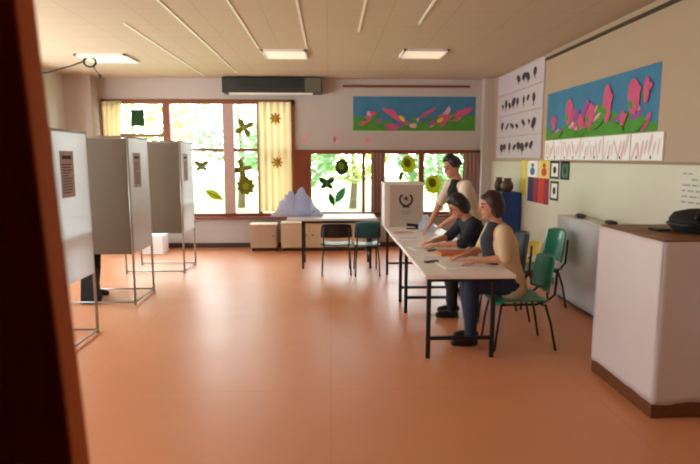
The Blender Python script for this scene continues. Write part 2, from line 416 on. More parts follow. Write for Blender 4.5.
# paper decorations stuck on the panes
def ellipse(cx, cy, a, b, rot, n=18):
    return [(cx+a*math.cos(t)*math.cos(rot)-b*math.sin(t)*math.sin(rot), cy+a*math.cos(t)*math.sin(rot)+b*math.sin(t)*math.cos(rot)) for t in [2*PI*k/n for k in range(n)]]
def sticker(kind, x, z, s, m, m2, label, rot=0):
    b = MB(); o = (x, YW+.004, z); ux, uy = V((1,0,0)), V((0,0,1)); th = .003
    if kind == 'flower':
        for k in range(4):
            a = rot+k*PI/2
            b.prism(ellipse(.27*s*math.cos(a), .27*s*math.sin(a), .26*s, .14*s, a), o, ux, uy, th)
        b.use(1).prism(ellipse(0,0,.13*s,.13*s,0), V(o)-V((0,.003,0)), ux, uy, th)
        nm = 'paper_flower'
    elif kind == 'sun':
        pts = [(s*.5*(1+.12*math.cos(9*t))*math.cos(t), s*.5*(1+.12*math.cos(9*t))*math.sin(t)) for t in [2*PI*k/54 for k in range(54)]]
        b.prism(pts, o, ux, uy, th); b.use(1).prism(ellipse(0,0,.2*s,.2*s,0), V(o)-V((0,.003,0)), ux, uy, th)
        nm = 'paper_flower'
    elif kind == 'leaf':
        pts = [(-.5,0),(-.3,.16),(0,.22),(.28,.14),(.5,0),(.28,-.14),(0,-.22),(-.3,-.16)]
        c, q = math.cos(rot), math.sin(rot)
        b.prism([(s*(p[0]*c-p[1]*q), s*(p[0]*q+p[1]*c)) for p in pts], o, ux, uy, th)
        b.use(1).prism([(s*(p[0]*c-p[1]*q), s*(p[0]*q+p[1]*c)) for p in [(-.75,-.02),(.3,-.02),(.3,.02),(-.75,.02)]], V(o)-V((0,.003,0)), ux, uy, th)
        nm = 'paper_leaf'
    elif kind == 'balloon':
        b.prism(ellipse(0,0,.42*s,.5*s,0,24), o, ux, uy, th)
        b.use(1).prism([(-.08*s,-.62*s),(.08*s,-.62*s),(0,-.48*s)], o, ux, uy, th)
        b.prism(ellipse(-.05*s,.08*s,.2*s,.26*s,.3), V(o)-V((0,.003,0)), ux, uy, th)
        nm = 'paper_balloon'
    elif kind == 'butterfly':
        for q in (-1, 1):
            b.prism(ellipse(q*.24*s,.16*s,.28*s,.18*s,q*.6), o, ux, uy, th); b.prism(ellipse(q*.2*s,-.18*s,.2*s,.14*s,-q*.6), o, ux, uy, th)
        b.use(1).prism(ellipse(0,0,.05*s,.36*s,0), V(o)-V((0,.003,0)), ux, uy, th)
        nm = 'paper_butterfly'
    else:
        b.prism([(-.4*s,-.5*s),(.4*s,-.5*s),(.4*s,.5*s),(-.4*s,.5*s)], o, ux, uy, th); nm = 'paper_card'
    tag(b.build(nm, [m, m2]), label, 'window decoration', 'paper cut-outs on the window panes')
g = M
sticker('flower', -1.60, 2.26, .36, g['olive'], g['oliveyel'], 'olive four-petal paper flower on the upper pane beside the printed curtain', .5)
sticker('flower', -1.66, 1.49, .36, g['olive'], g['oliveyel'], 'olive four-petal paper flower just under the transom, above a round one', .2)
sticker('sun', -1.60, 1.17, .32, g['olive'], g['oliveyel'], 'round olive paper flower low on the pane beside the printed curtain')
sticker('butterfly', -2.42, 1.55, .28, g['olive'], g['dkgreen'], 'olive paper butterfly on the tall window beside the farthest booth')
sticker('leaf', -2.20, 1.0, .38, g['oliveyel'], g['dkgreen'], 'yellow-green paper leaf low on the tall window', -.5)
sticker('card', -3.56, 2.44, .3, g['dkgreen'], g['olive'], 'dark green paper card on the upper left pane of the tall window')
sticker('balloon', .23, 1.53, .3, g['dkgreen'], g['oliveyel'], 'dark green paper balloon above a teal leaf on the low window')
sticker('butterfly', -.06, 1.22, .3, g['dkgreen'], g['olive'], 'dark green paper butterfly at the left edge of the low window')
sticker('leaf', .20, 1.0, .36, g['tealpaper'], g['dkgreen'], 'teal paper leaf low on the window above the black chair', 1.0)
sticker('leaf', 0.03, .92, .26, g['dkgreen'], g['olive'], 'small dark green paper leaf tilted beside the teal leaf', 1.9)
sticker('balloon', 1.50, 1.58, .34, g['oliveyel'], g['olive'], 'yellow-green paper balloon above the ballot box')
sticker('leaf', 1.36, 1.36, .2, g['olive'], g['dkgreen'], 'small olive paper leaf under the balloon, above the ballot box', 1.4)
sticker('balloon', 1.99, 1.20, .36, g['oliveyel'], g['olive'], 'yellow-green paper balloon left of the standing person')

# ------------------------------------------------------------------ wall and ceiling fixtures
t = thing('air_heater', 'long dark air heater mounted under the ceiling above the tall window', 'heater', (-1.03, YB-.16, 2.84))
MB().box((-1.92,YB-.34,2.86),(-.14,YB-.004,3.13)).build('casing', M['acdark'], t, bevel=.015)
gq = MB()
for k in range(7): gq.box((-1.62,YB-.352,2.95+k*.024),(-.48,YB-.335,2.962+k*.024))
gq.use(1).box((-1.62,YB-.345,2.94),(-.48,YB-.338,3.115)); gq.build('grille', [M['acdark'], M['acblack']], t)
MB().box((-.44,YB-.35,2.87),(-.15,YB-.335,3.12)).build('control_panel', M['aclight'], t, bevel=.004)
MB().box((-1.8,YB-.33,2.835),(-.3,YB-.2,2.86)).build('air_flap', M['white'], t, bevel=.004)

for (x0, x1, y0, lb) in [(-.92,-.31,7.55,'square ceiling light panel in the middle of the ceiling, left of the other lit one'),
                     (1.0,1.61,7.45,'square ceiling light panel nearest the right wall'),
                     (-3.57,-2.86,7.95,'square ceiling light panel on the far left above the booths')]:
    t = thing('ceiling_light', lb, 'ceiling light', ((x0+x1)/2, y0+.3, ZC-.02), 'ceiling light panels')
    b = MB()
    for a in ((x0,y0,x1,y0+.03),(x0,y0+.57,x1,y0+.6),(x0,y0,x0+.03,y0+.6),(x1-.03,y0,x1,y0+.6)): b.box((a[0],a[1],ZC-.03),(a[2],a[3],ZC))
    b.build('frame', M['white'], t)
    MB().box((x0+.03,y0+.03,ZC-.02),(x1-.03,y0+.57,ZC-.002)).build('diffuser', M['lamp'], t)

# cord with ring
t = thing('hanging_cord', 'dark cord with a small ring hanging from the ceiling above the booths', 'cord', (-3.5, 8.2, 2.93))
c = MB(); c.tube([(-4.68,8.2,2.92),(-4.25,8.2,2.905),(-4.05,8.2,2.93),(-3.72,8.2,3.02),(-3.56,8.2,3.08)], .011); c.build('cord', M['black'], t, smooth=True)
MB().tube([(-3.46+.085*math.cos(a),8.2,3.075+.085*math.sin(a)*.8) for a in [2*PI*k/20 for k in range(20)]], .016, 8, True).build('ring', M['black'], t, smooth=True)
c = MB(); c.tube([(-3.41,8.2,3.0),(-3.37,8.2,2.94),(-3.33,8.2,2.9)], .008); c.ell((-3.33,8.2,2.88),(.026,.026,.03)); c.build('pendant', M['black'], t, smooth=True)
MB().tube([(-3.46,8.2,3.145),(-3.46,8.2,ZC)], .006).build('hook', M['black'], t)

# ------------------------------------------------------------------ murals and papers
def mural(name, o, ux, nrm, L, Hh, seed, label):
    """painted paper: o lower-left corner, ux along the wall, uz up, nrm towards the room"""
    rnd = random.Random(seed); ux = V(ux); uy = V((0,0,1)); nrm = V(nrm); o = V(o)
    b = MB(); cnt = [0]; sgn = 1 if ux.cross(uy).dot(nrm) > 0 else -1
    def put(poly, lev, mi): cnt[0] += 1; b.use(mi); b.prism(poly, o+nrm*(.001 if cnt[0] == 1 else .0012+.0003*cnt[0]), ux, uy, sgn*.0012)
    put([(0,0),(L,0),(L,Hh),(0,Hh)], 1, 0)
    n = 40; prof = [Hh*(.34+.16*math.sin(2.2*PI*k/n+seed)+.06*math.sin(7*PI*k/n+seed*2)) for k in range(n+1)]
    put([(0,0),(L,0)]+[(L*k/n, prof[k]) for k in range(n, -1, -1)], 2, 1)
    for k in range(26):
        x = rnd.uniform(.06,.94)*L; y = prof[int(x/L*n)]*rnd.uniform(.35,1.25)
        put(ellipse(x, y, rnd.uniform(.05,.12), rnd.uniform(.02,.05), rnd.uniform(-.4,1.2), 12), 3+k*.05, rnd.choice([2,2,3,4]))
    return b, put, prof, rnd
b, put, prof, rnd = mural('m', (.44,YB,2.21), (1,0,0), (0,-1,0), 2.31, .63, 2, '')
for (x0, y0, x1, y1, wd) in [(.55,.42,.95,.16,.05),(.62,.36,.80,.30,.06),(1.25,.24,1.55,.42,.03),(1.6,.28,2.0,.2,.05),(1.85,.22,2.25,.42,.06),(.12,.1,.35,.24,.04)]:
    dx, dy = x1-x0, y1-y0; L_ = math.hypot(dx, dy)
    put(ellipse((x0+x1)/2, (y0+y1)/2, L_/2, wd, math.atan2(dy, dx)), 6, 2)
for k in range(9):
    x = .2+k*.24; put(ellipse(x, .15+rnd.random()*.12, .07, .035, rnd.random()*3), 7, rnd.choice([1,1,5]))
tag(b.build('mural', [M['sky'],M['hill'],M['pink'],M['palepink'],M['purple'],M['yellow']]), 'long painted paper mural of blue sky and green hills on the back wall', 'mural', 'painted paper murals')
# right wall: runs from far (u=0) to near
b, put, prof, rnd = mural('m', (XR,7.62,1.95), (0,-1,0), (-1,0,0), 2.62, .63, 4, '')
for (x, y, h, wd) in [(.72,.33,.32,.10),(.25,.22,.2,.07),(1.28,.26,.26,.12),(1.68,.34,.42,.09),(2.2,.36,.36,.11),(2.42,.40,.26,.05),(1.05,.18,.2,.1),(2.02,.16,.16,.05)]:
    put(ellipse(x, y, wd, h/2, rnd.uniform(-.25,.25)), 6, 2); put(ellipse(x+.06, y+h*.12, wd*.7, h*.12, .7), 7, 2); put(ellipse(x-.05, y-h*.2, wd*.5, h*.1, 2.3), 7, 1)
for (x, y) in [(.8,.08),(1.1,.06),(1.45,.12),(1.9,.08),(2.3,.06),(.4,.05)]:
    put(ellipse(x, y, .16, .04, rnd.uniform(-.3,.3)), 7, 1)
for (x, y) in [(1.2,.36),(1.15,.30),(.95,.26)]: put(ellipse(x, y, .09, .05, .8), 8, 4)
tag(b.build('mural', [M['sky'],M['hill'],M['pink'],M['palepink'],M['purple'],M['orange']]), 'long painted paper mural of tall pink flowers on the right wall', 'mural', 'painted paper murals')

# strip of drawings below that mural
rnd = random.Random(11)
spots = ['under the left end of the right wall mural', 'second from the left under the right wall mural', 'in the middle under the right wall mural',
         'second from the right under the right wall mural', 'under the right end of the right wall mural']
for k in range(5):
    y0 = 7.6-k*.55; b = MB().box((XR-.018,y0-.53,1.668+rnd.uniform(0,.01)),(XR-.001,y0,1.94))
    b.use(1)
    for q in range(7):
        yy = y0-.06-q*.068; b.prism(ellipse(0,0,.008+.012*rnd.random(),.07+.05*rnd.random(),rnd.uniform(-.5,.5)), (XR-.018,yy,1.80+rnd.uniform(-.04,.04)), (0,-1,0), (0,0,1), -.002 if False else .002)
    b.use(2)
    for q in range(2): b.box((XR-.0205,y0-.12-q*.24,1.69),(XR-.018,y0-.10-q*.24,1.72))
    tag(b.build('drawing', [M['paper'],M['faint'],M['ink']]), 'pale sheet with pink crayon strokes, '+spots[k], 'drawing', 'sheets under the right wall mural')

# poster sheets with rows of dark marks
for k, (z1, z0) in enumerate([(3.12,2.78),(2.77,2.42),(2.41,2.06),(2.05,1.70)]):
    b = MB().box((XR-.018,7.75,z0),(XR-.001,9.85,z1)); b.use(1)
    rr = random.Random(k+3); y = 9.55
    while y > 7.95:
        wd = rr.uniform(.04,.11); hh = rr.uniform(.05,.13); zc = (z0+z1)/2+rr.uniform(-.03,.03)
        if k > 0 or y < 9.0:
            b.prism(ellipse(0,0,wd,hh*.6,rr.uniform(-.6,.6),9), (XR-.018,y,zc), (0,-1,0), (0,0,1), .002)
            b.box((XR-.0202,y-.012,zc-hh),(XR-.018,y+.012,zc+hh*.5))
        y -= rr.uniform(.16,.30)
    tag(b.build('poster', [M['poster'],M['ink']]), ['topmost','second from the top','third from the top','lowest'][k]+' white poster of dark figures on the right wall', 'poster', 'white posters with dark figures')
# faint pink paper flowers under the mural of the back wall
for k, (x, z) in enumerate([(-.45,2.05),(.1,2.05),(.72,2.02)]):
    b = MB()
    for q in range(5):
        a = q*2*PI/5; b.prism(ellipse(.05*math.cos(a),.05*math.sin(a),.05,.03,a,10), (x,YB-.001,z), (1,0,0), (0,0,1), .003)
    tag(b.build('paper_flower', M['palepink']), ['small pink paper flower on the back wall below the heater\'s right end','small pink paper flower on the back wall, middle of three','small pink paper flower on the back wall under the mural'][k], 'wall decoration', 'pink paper flowers on the back wall')

# children's cards on the right wall
def card(ya, yb, za, zb, m, m2, motif, label):
    b = MB().box((XR-.018,yb,za),(XR-.012,ya,zb)); cy = (ya+yb)/2; cz = (za+zb)/2; hy = (ya-yb)/2; hz = (zb-za)/2
    b.use(1)
    if motif == 'figure':
        b.prism(ellipse(0,hz*.45,hy*.3,hz*.25,0), (XR-.018,cy,cz), (0,-1,0), (0,0,1), .002); b.prism(ellipse(0,-hz*.3,hy*.5,hz*.5,0), (XR-.018,cy,cz), (0,-1,0), (0,0,1), .002)
    elif motif == 'frame':
        for q in ((ya-.03,za,ya,zb),(yb,za,yb+.03,zb),(yb,za,ya,za+.03),(yb,zb-.03,ya,zb)): b.box((XR-.022,min(q[0],q[2]),q[1]),(XR-.018,max(q[0],q[2]),q[3]))
        b.prism(ellipse(0,0,hy*.35,hz*.4,0), (XR-.018,cy,cz), (0,-1,0), (0,0,1), .002)
    elif motif == 'stripe':
        b.box((XR-.021,yb,za),(XR-.018,yb+hy*.8,zb))
    tag(b.build('painted_card', [m, m2]), label, 'painted card', "children's cards on the right wall")
card(8.52,8.28,1.12,1.66,M['yellow'],M['paper'],'', 'tall plain yellow card on the right wall, left of the navy one')
card(8.22,7.84,1.42,1.66,M['paper'],M['sky'],'figure','white card with a blue figure above the navy card')
card(8.20,7.80,1.05,1.415,M['navy'],M['crimson'],'stripe','navy card with a crimson edge on the right wall')
card(7.78,7.40,1.42,1.66,M['yellow'],M['red'],'figure','yellow card with a red figure above the red card')
card(7.79,7.40,1.05,1.415,M['red'],M['crimson'],'stripe','bright red card right of the navy card')
card(7.37,7.08,1.42,1.66,M['paper'],M['dkgreen'],'frame','white card with a dark green frame, in the upper row of cards')
card(7.34,7.08,1.13,1.39,M['paper'],M['dkgreen'],'frame','white card with a green frame, alone below the upper row right of the red card')
card(7.03,6.78,1.42,1.66,M['tealpaper'],M['ink'],'frame','greenish dark-framed card at the right end of the card row')
# sheet with lines of print, right edge
b = MB().box((XR-.018,3.75,1.28),(XR-.012,4.65,1.62)); b.use(1)
for r in range(6):
    y = 4.55
    while y > 3.85:
        wd = random.uniform(.04,.1)
        if random.random() < .8: b.box((XR-.0195,y-wd,1.32+r*.048),(XR-.018,y,1.335+r*.048))
        y -= wd+.025
tag(b.build('notice_sheet', [M['dado'],M['grey']]), 'pale sheet with rows of faint print above the black bag', 'notice')

# ------------------------------------------------------------------ voting booths
def booth():
    x0, x1, y0, y1 = -.85, 0, 0, .66; z0, z1 = .60, 1.92
    t = thing('voting_booth', 'x', 'voting booth', (0,0,0), 'voting booths along the left wall')
    for x in (x0, x1):
        for y in (y0, y1):
            b = MB(); b.tube([(x,y,0),(x,y,z1+.03)], .014); b.lathe([(.02,0),(.02,.012),(.014,.02)], (x,y,0), 10); b.build('post', M['alu'], t, smooth=True)
    b = MB()
    for z in (.03,): 
        b.tube([(x0,y0,z),(x1,y0,z)], .011); b.tube([(x0,y1,z),(x1,y1,z)], .011); b.tube([(x1,y0,z),(x1,y1,z)], .011)
    b.build('base_rail', M['alu'], t, smooth=True)
    b = MB(); b.tube([(x0,y0,z1+.015),(x1,y0,z1+.015),(x1,y1,z1+.015),(x0,y1,z1+.015)], .011); b.build('top_rail', M['alu'], t, smooth=True)
    MB().box((x1-.012,y0+.01,z0),(x1+.012,y1-.01,z1)).build('back_panel', M['panel'], t, bevel=.004)
    for y in (y0, y1): MB().box((x0+.01,y-.012,z0),(x1-.015,y+.012,z1)).build('side_panel', M['shadebrown'], t, bevel=.004)
    MB().box((x1-.34,y0+.015,.98),(x1-.015,y1-.015,1.005)).build('writing_shelf', M['white'], t, bevel=.003)
    b = MB().box((x1+.0125,.12,1.36),(x1+.0155,.36,1.76)); b.use(1)
    rr = random.Random(5)
    b.box((x1+.015,.16,1.69),(x1+.0165,.32,1.72))
    for k in range(11):
        b.box((x1+.015,.15,1.40+k*.024),(x1+.0165,.15+rr.uniform(.1,.18),1.408+k*.024))
    b.build('notice', [M['notice'], M['ink']], t)
    return t
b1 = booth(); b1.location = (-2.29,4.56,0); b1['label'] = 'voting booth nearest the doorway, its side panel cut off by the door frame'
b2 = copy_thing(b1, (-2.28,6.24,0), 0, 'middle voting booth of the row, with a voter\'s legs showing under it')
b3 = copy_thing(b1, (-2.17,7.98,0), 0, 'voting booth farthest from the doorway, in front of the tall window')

# black bag on the floor
t = thing('handbag', 'black bag standing on the floor under the middle booth, beside the voter\'s foot', 'bag', (-2.83,6.33,0))
b = MB(); rs = []
for z in (0, .25, .5, .75, 1):
    hw = .105-.012*z; hd = .06-.03*z
    rs.append([V((-2.83+sx*hw, 6.33+sy*hd, z*(.42 if sx > 0 else .35))) for sx, sy in ((-1,-1),(1,-1),(1,1),(-1,1))])
b.rings(rs); b.build('body', M['blackfab'], t, bevel=.012)
MB().tube([(-2.89,6.33,.355)]+[(-2.83+.06*math.cos(a),6.33,.41+.09*math.sin(a)) for a in [PI-PI*k/10 for k in range(11)]]+[(-2.77,6.33,.39)], .009).build('handle', M['blackfab'], t, smooth=True)

# ------------------------------------------------------------------ tables
def table(name, label, x0, x1, y0, y1, z, legs, over=.0, bars=True):
    """legs: (xa, xb, ya, yb)"""
    t = thing(name, label, 'table', ((x0+x1)/2,(y0+y1)/2,0), 'white folding tables')
    MB().box((x0,y0,z-.035),(x1,y1,z)).build('tabletop', M['white'], t, bevel=.006)
    xa, xb, ya, yb = legs; zt = z-.035
    long_y = (y1-y0) > (x1-x0)
    fr = MB()
    fr.box((xa-.012,ya-.012,zt-.045),(xb+.012,ya+.012,zt)); fr.box((xa-.012,yb-.012,zt-.045),(xb+.012,yb+.012,zt))
    fr.box((xa-.012,ya,zt-.045),(xa+.012,yb,zt)); fr.box((xb-.012,ya,zt-.045),(xb+.012,yb,zt)); fr.build('apron', M['black'], t)
    for x in (xa, xb):
        for y in (ya, yb): MB().box((x-.018,y-.018,0),(x+.018,y+.018,zt-.01)).build('leg', M['black'], t, bevel=.004)
    if bars:
        if long_y:
            for y in (ya, yb): MB().box((xa,y-.013,.16),(xb,y+.013,.19)).build('crossbar', M['black'], t)
        else:
            for x in (xa, xb): MB().box((x-.013,ya,.16),(x+.013,yb,.19)).build('crossbar', M['black'], t)
    return t
table('folding_table', 'long white table nearest the camera where the two people sit writing', .775, 1.53, 4.30, 6.055, .75, (.83,1.38,4.42,5.78))
table('folding_table', 'white table behind the writing people, with the ballot box at its far end', .765, 1.52, 6.06, 7.98, .75, (.83,1.4,6.25,7.75))
table('folding_table', 'white table by the low window, crosswise to the others', -.66, .72, 8.12, 8.85, .79, (-.42,.62,8.22,8.75))

# ------------------------------------------------------------------ chairs (sitter looks along -Y)
def chair(shell, label, seat_h=.45, w=.44, back=(.56,.88), k=1.0, upright=.27):
    t = thing('school_chair', label, 'chair', (0,0,0), 'chairs around the tables')
    def seatfn(u, v):
        x = (u-.5)*w; y = -.24+.46*v
        return (x, y, seat_h-.022*math.cos((u-.5)*PI)*(1-v*.4)-(.03*(1-v/.2)**2 if v < .2 else 0))
    MB().grid(seatfn, 14, 12, .012).build('seat', shell, t, smooth=True)
    z0, z1 = back
    def bfn(u, v):
        e = 1-.16*(2*abs(u-.5))**3*(1 if v > .5 else .4)
        x = (u-.5)*w*(1-.10*v**3); y = upright-.06+.055*math.cos((u-.5)*PI)+.05*v
        zc = (z0+z1)/2
        return (x, y, zc+(v-.5)*(z1-z0)*e)
    MB().grid(bfn, 14, 12, .012).build('backrest', shell, t, smooth=True)
    r = .0115
    for s in (-1, 1):
        MB().tube([(s*w*.46,-.25,0),(s*w*.44,-.22,seat_h*.55),(s*w*.40,-.19,seat_h-.035)], r).build('leg', M['black'], t, smooth=True)
        MB().tube([(s*w*.46,.30,0),(s*w*.44,.25,seat_h*.55),(s*w*.40,.20,seat_h-.035)], r).build('leg', M['black'], t, smooth=True)
        MB().tube([(s*w*.40,-.19,seat_h-.035),(s*w*.40,.12,seat_h-.035),(s*w*.40,.22,seat_h),(s*w*.40,.28,z0),(s*w*.38,.30,z0+(z1-z0)*.7)], r).build('side_rail', M['black'], t, smooth=True)
    for yy in (-.16,.18): MB().tube([(-w*.4,yy,seat_h-.04),(w*.4,yy,seat_h-.04)], r).build('stretcher', M['black'], t, smooth=True)
    return t
def place(o, x, y, rz): o.location = (x,y,0); o.rotation_euler = (0,0,rz)
W_ = -PI/2   # faces -x
place(chair(M['green'], 'green plastic chair under the person in beige, nearest the camera', back=(.50,.83)), 1.70, 4.76, W_)
place(chair(M['darkteal'], 'black chair under the bent dark-haired person', back=(.5,.93)), 1.78, 5.60, W_)
place(chair(M['green'], 'empty green plastic chair in front of the low grey-white cabinet', back=(.52,.89)), 2.37, 6.08, W_+.12)
place(chair(M['yellow'], 'small yellow chair behind the empty green chair', seat_h=.36, w=.36, back=(.43,.62)), 2.44, 6.85, W_+.1)
place(chair(M['darkteal'], 'black chair pushed under the crosswise white table', seat_h=.44, w=.46, back=(.55,.765), upright=.27), .09, 8.00, PI)
place(chair(M['teal'], 'teal chair at the right end of the crosswise table', seat_h=.44, w=.38, back=(.55,.80), upright=.27), .54, 7.95, PI)
for o in list(C.objects):
    pass

# ------------------------------------------------------------------ ballot box
t = thing('ballot_box', 'big grey-white ballot box with a dark emblem on the far end of the table', 'ballot box', (1.03,7.62,.75))
bx0, bx1, by0, by1, bz0, bz1 = .76, 1.30, 7.46, 7.90, .75, 1.36
MB().box((bx0+.012,by0,bz0),(bx1,by1,bz1-.02)).build('body', M['boxgrey'], t, bevel=.006)
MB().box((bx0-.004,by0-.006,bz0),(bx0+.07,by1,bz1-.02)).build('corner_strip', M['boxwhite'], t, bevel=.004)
b = MB().box((bx0-.012,by0-.012,bz1-.03),(bx1+.012,by1+.012,bz1)); b.use(1).box((.93,7.66,bz1-.002),(1.13,7.69,bz1+.002)); b.build('lid', [M['boxwhite'], M['ink']], t, bevel=.004)
b = MB(); cx, cz = 1.055, 1.13; yy = by0-.0006
star = [((.045 if k % 2 == 0 else .018)*math.sin(k*PI/5), (.045 if k % 2 == 0 else .018)*math.cos(k*PI/5)) for k in range(10)]
b.prism(star, (cx,yy,cz+.01), (1,0,0), (0,0,1), .003)
for s in (-1, 1):
    for k in range(7):
        a = -PI/2+s*(.2+k*.34); b.prism(ellipse(.085*math.cos(a), .085*math.sin(a), .026, .012, a+PI/2+s*.5, 8), (cx,yy,cz), (1,0,0), (0,0,1), .003)
b.prism([(-.05,-.115),(.05,-.115),(.05,-.095),(-.05,-.095)], (cx,yy,cz), (1,0,0), (0,0,1), .003)
b.build('emblem', M['ink'], t)
b = MB()
for k, wd in enumerate((.16,.12)): b.box((cx-wd/2,by0-.003,.96-k*.03),(cx+wd/2,by0-.0004,.972-k*.03))
b.build('printed_lines', M['grey'], t)

# ------------------------------------------------------------------ things on the tables
def sheet(x, y, w, h, rot, label, z=.75, name='paper_sheet', m=None, th=.004, lines=True):
    R = Matrix.Rotation(rot, 3, 'Z'); c = V((x,y,z))
    b = MB().box((x-w/2,y-h/2,z),(x+w/2,y+h/2,z+th), R, c)
    if lines:
        b.use(1); rr = random.Random(int(x*1000+y*77))
        for k in range(6):
            b.box((x-w*.4,y-h*.38+k*h*.13,z+th-.0004),(x-w*.4+w*rr.uniform(.4,.8),y-h*.38+k*h*.13+.006,z+th+.0006), R, c)
    tag(b.build(name, [m or M['paper'], M['grey']]), label, 'paper' if name == 'paper_sheet' else name.replace('_', ' '), 'papers on the long tables' if name == 'paper_sheet' else None)
sheet(1.18,4.72,.42,.30,.15,'white sheet under the near person\'s hands', th=.006)
sheet(1.02,5.05,.30,.21,-.3,'white sheet lying left of the near person\'s sheet')
sheet(1.0,5.62,.30,.22,.2,'white sheet in front of the bent person')
sheet(.95,6.35,.32,.24,-.1,'white sheet near the left edge of the farther table')
sheet(1.36,7.3,.26,.18,.3,'white sheet right of the stapler, near the ballot box')
sheet(.93,6.85,.26,.2,.1,'pinkish sheet at the left edge beside the black stapler', m=M['palepink'])
sheet(1.25,5.24,.36,.23,.05,'orange folder lying between the two seated people', name='folder', m=M['orange'], th=.03, lines=False)
b = MB(); c = V((.93,4.86,.75)); R = Matrix.Rotation(.5,3,'Z')
b.box((.86,4.835,.75),(1.0,4.885,.765), R, c); tag(b.build('mobile_phone', M['black'], bevel=.004), 'black phone lying on the near table', 'phone')
b = MB(); b.tube([(1.0,5.42,.757),(1.1,5.50,.757)], .006); tag(b.build('pen', M['black'], smooth=True), 'black pen lying left of the orange folder', 'pen')
t = thing('stapler', 'black desk stapler on the table in front of the ballot box', 'stapler', (1.1,7.2,.75))
MB().box((1.03,7.17,.75),(1.19,7.22,.765)).build('base', M['black'], t, bevel=.004)
MB().box((1.03,7.175,.785),(1.19,7.215,.82), Matrix.Rotation(.12,3,'Y')).build('arm', M['black'], t, bevel=.008)
MB().box((1.15,7.175,.76),(1.185,7.215,.81)).build('hinge', M['black'], t)
def blob(name, c, r, m, seed, amp, label, cat, flat=None, sub=26):
    b = MB(); c = V(c)
    rs = []
    for i in range(sub//2+1):
        th = -PI/2+PI*(.01+.98*i/(sub//2)); row = []
        for k in range(sub):
            d_ = V((math.cos(th)*math.cos(2*PI*k/sub), math.cos(th)*math.sin(2*PI*k/sub), math.sin(th)))
            q = 1+amp*noise.noise(d_*2.2+V((seed,0,0)))+amp*.6*abs(noise.noise(d_*5+V((0,seed,0))))
            p = V((d_.x*r[0]*q, d_.y*r[1]*q, d_.z*r[2]*q)); p.z = max(p.z, flat if flat is not None else -9)
            row.append(c+p)
        rs.append(row)
    b.rings(rs); return tag(b.build(name, m, smooth=True), label, cat)
blob('plastic_bag', (1.27,6.98,.82), (.085,.11,.10), M['lav'], 2, .7, 'crumpled lavender plastic bag on the table beside the standing person\'s arm', 'bag', flat=-.068)
# folded plastic heap on the cross table: two peaks
t_ = MB()
def heap(u, v):
    x = -.92+.80*u; y = 8.36+.46*v
    e = math.sin(PI*min(1,max(0,u)))**.5*math.sin(PI*min(1,max(0,v)))**.5
    h = max(.36-.95*abs(u-.36)-.2*abs(v-.45), .42-1.05*abs(u-.58)-.2*abs(v-.55))
    h = max(h, .08)-.05*math.exp(-((u-.47)/.03)**2)
    q = V((u*6,v*4,3)); cr = .16*abs(noise.noise(q))+.10*abs(noise.noise(q*2.3))
    return (x+.03*noise.noise(q*1.7), y, .797+e*(h+cr))
t_.grid(heap, 54, 24, .005)
tag(t_.build('plastic_sheet', M['lav'], smooth=True), 'crumpled pale lavender plastic sheet heaped on the crosswise table', 'plastic sheet')

# ------------------------------------------------------------------ low cupboards under the windows
def cupboard(name, x0, x1, y0, y1, z1, m, label, doors, top=None):
    t = thing(name, label, 'cupboard', ((x0+x1)/2,(y0+y1)/2,0))
    MB().box((x0,y0+.02,.06),(x1,y1,z1)).build('body', m, t, bevel=.004)
    MB().box((x0+.02,y0+.05,0),(x1-.02,y1,.06)).build('plinth', M['base'], t)
    MB().box((x0-.01,y0-.01,z1),(x1+.01,y1,z1+.025)).build('top', top or m, t, bevel=.004)
    wd = (x1-x0)/doors
    for k in range(doors):
        d_ = MB().box((x0+k*wd+.008,y0,.07),(x0+(k+1)*wd-.008,y0+.02,z1-.01)).build('door', m, t, bevel=.004)
        b = MB(); b.ell((x0+k*wd+(wd-.06 if k % 2 == 0 else .06),y0-.012,z1*.6),(.014,.014,.014)); b.build('knob', M['base'], d_, smooth=True)
    return t
cupboard('low_cupboard', -1.46,-.98,9.82,10.16,.48,M['pinkpanel'],'low pinkish-beige cupboard under the printed curtain',1, M['beigepanel'])
cupboard('low_cupboard', -.90,.66,9.82,10.16,.5,M['beigepanel'],'long low beige cupboard behind the black chair, under the low window',3)
b = MB().box((-3.35,9.6,.0),(-2.98,9.95,.33)); b.use(1).box((-3.18,9.597,.05),(-3.15,9.6,.33)); tag(b.build('carton', [M['paper'], M['edge']], bevel=.004), 'white carton on the floor seen between the two farther booths', 'box')
# blue cabinet with two pots near the right back corner
t = thing('blue_cabinet', 'tall narrow blue cabinet against the right wall behind the seated people', 'cabinet', (2.85,8.75,0))
MB().box((2.70,8.42,.05),(3.02,9.18,1.16)).build('body', M['blue'], t, bevel=.006)
MB().box((2.74,8.46,0),(3.02,9.14,.05)).build('plinth', M['black'], t)
for ya, yb in ((8.43,8.795),(8.805,9.17)):
    d_ = MB().box((2.685,ya,.07),(2.70,yb,1.14)).build('door', M['blue'], t, bevel=.003)
    MB().box((2.672,(yb-.05 if ya < 8.5 else ya+.03),.6),(2.685,(yb-.03 if ya < 8.5 else ya+.05),.72)).build('handle', M['alu'], d_)
for x, y, h, lb in ((2.83,8.98,.22,'brown pot on the blue cabinet, the farther and thinner of two'),(2.83,8.55,.22,'brown round pot on the blue cabinet, the nearer of two')):
    r = .085 if y > 8.8 else .10
    tag(MB().lathe([(r*.6,0),(r*.95,.06),(r,.11),(r*.75,.16),(r*.55,.185),(r*.7,h),(r*.55,h-.002),(r*.4,.15)], (x,y,1.162), 20).build('clay_pot', M['pot'], smooth=True), lb, 'pot', 'pots on the blue cabinet')

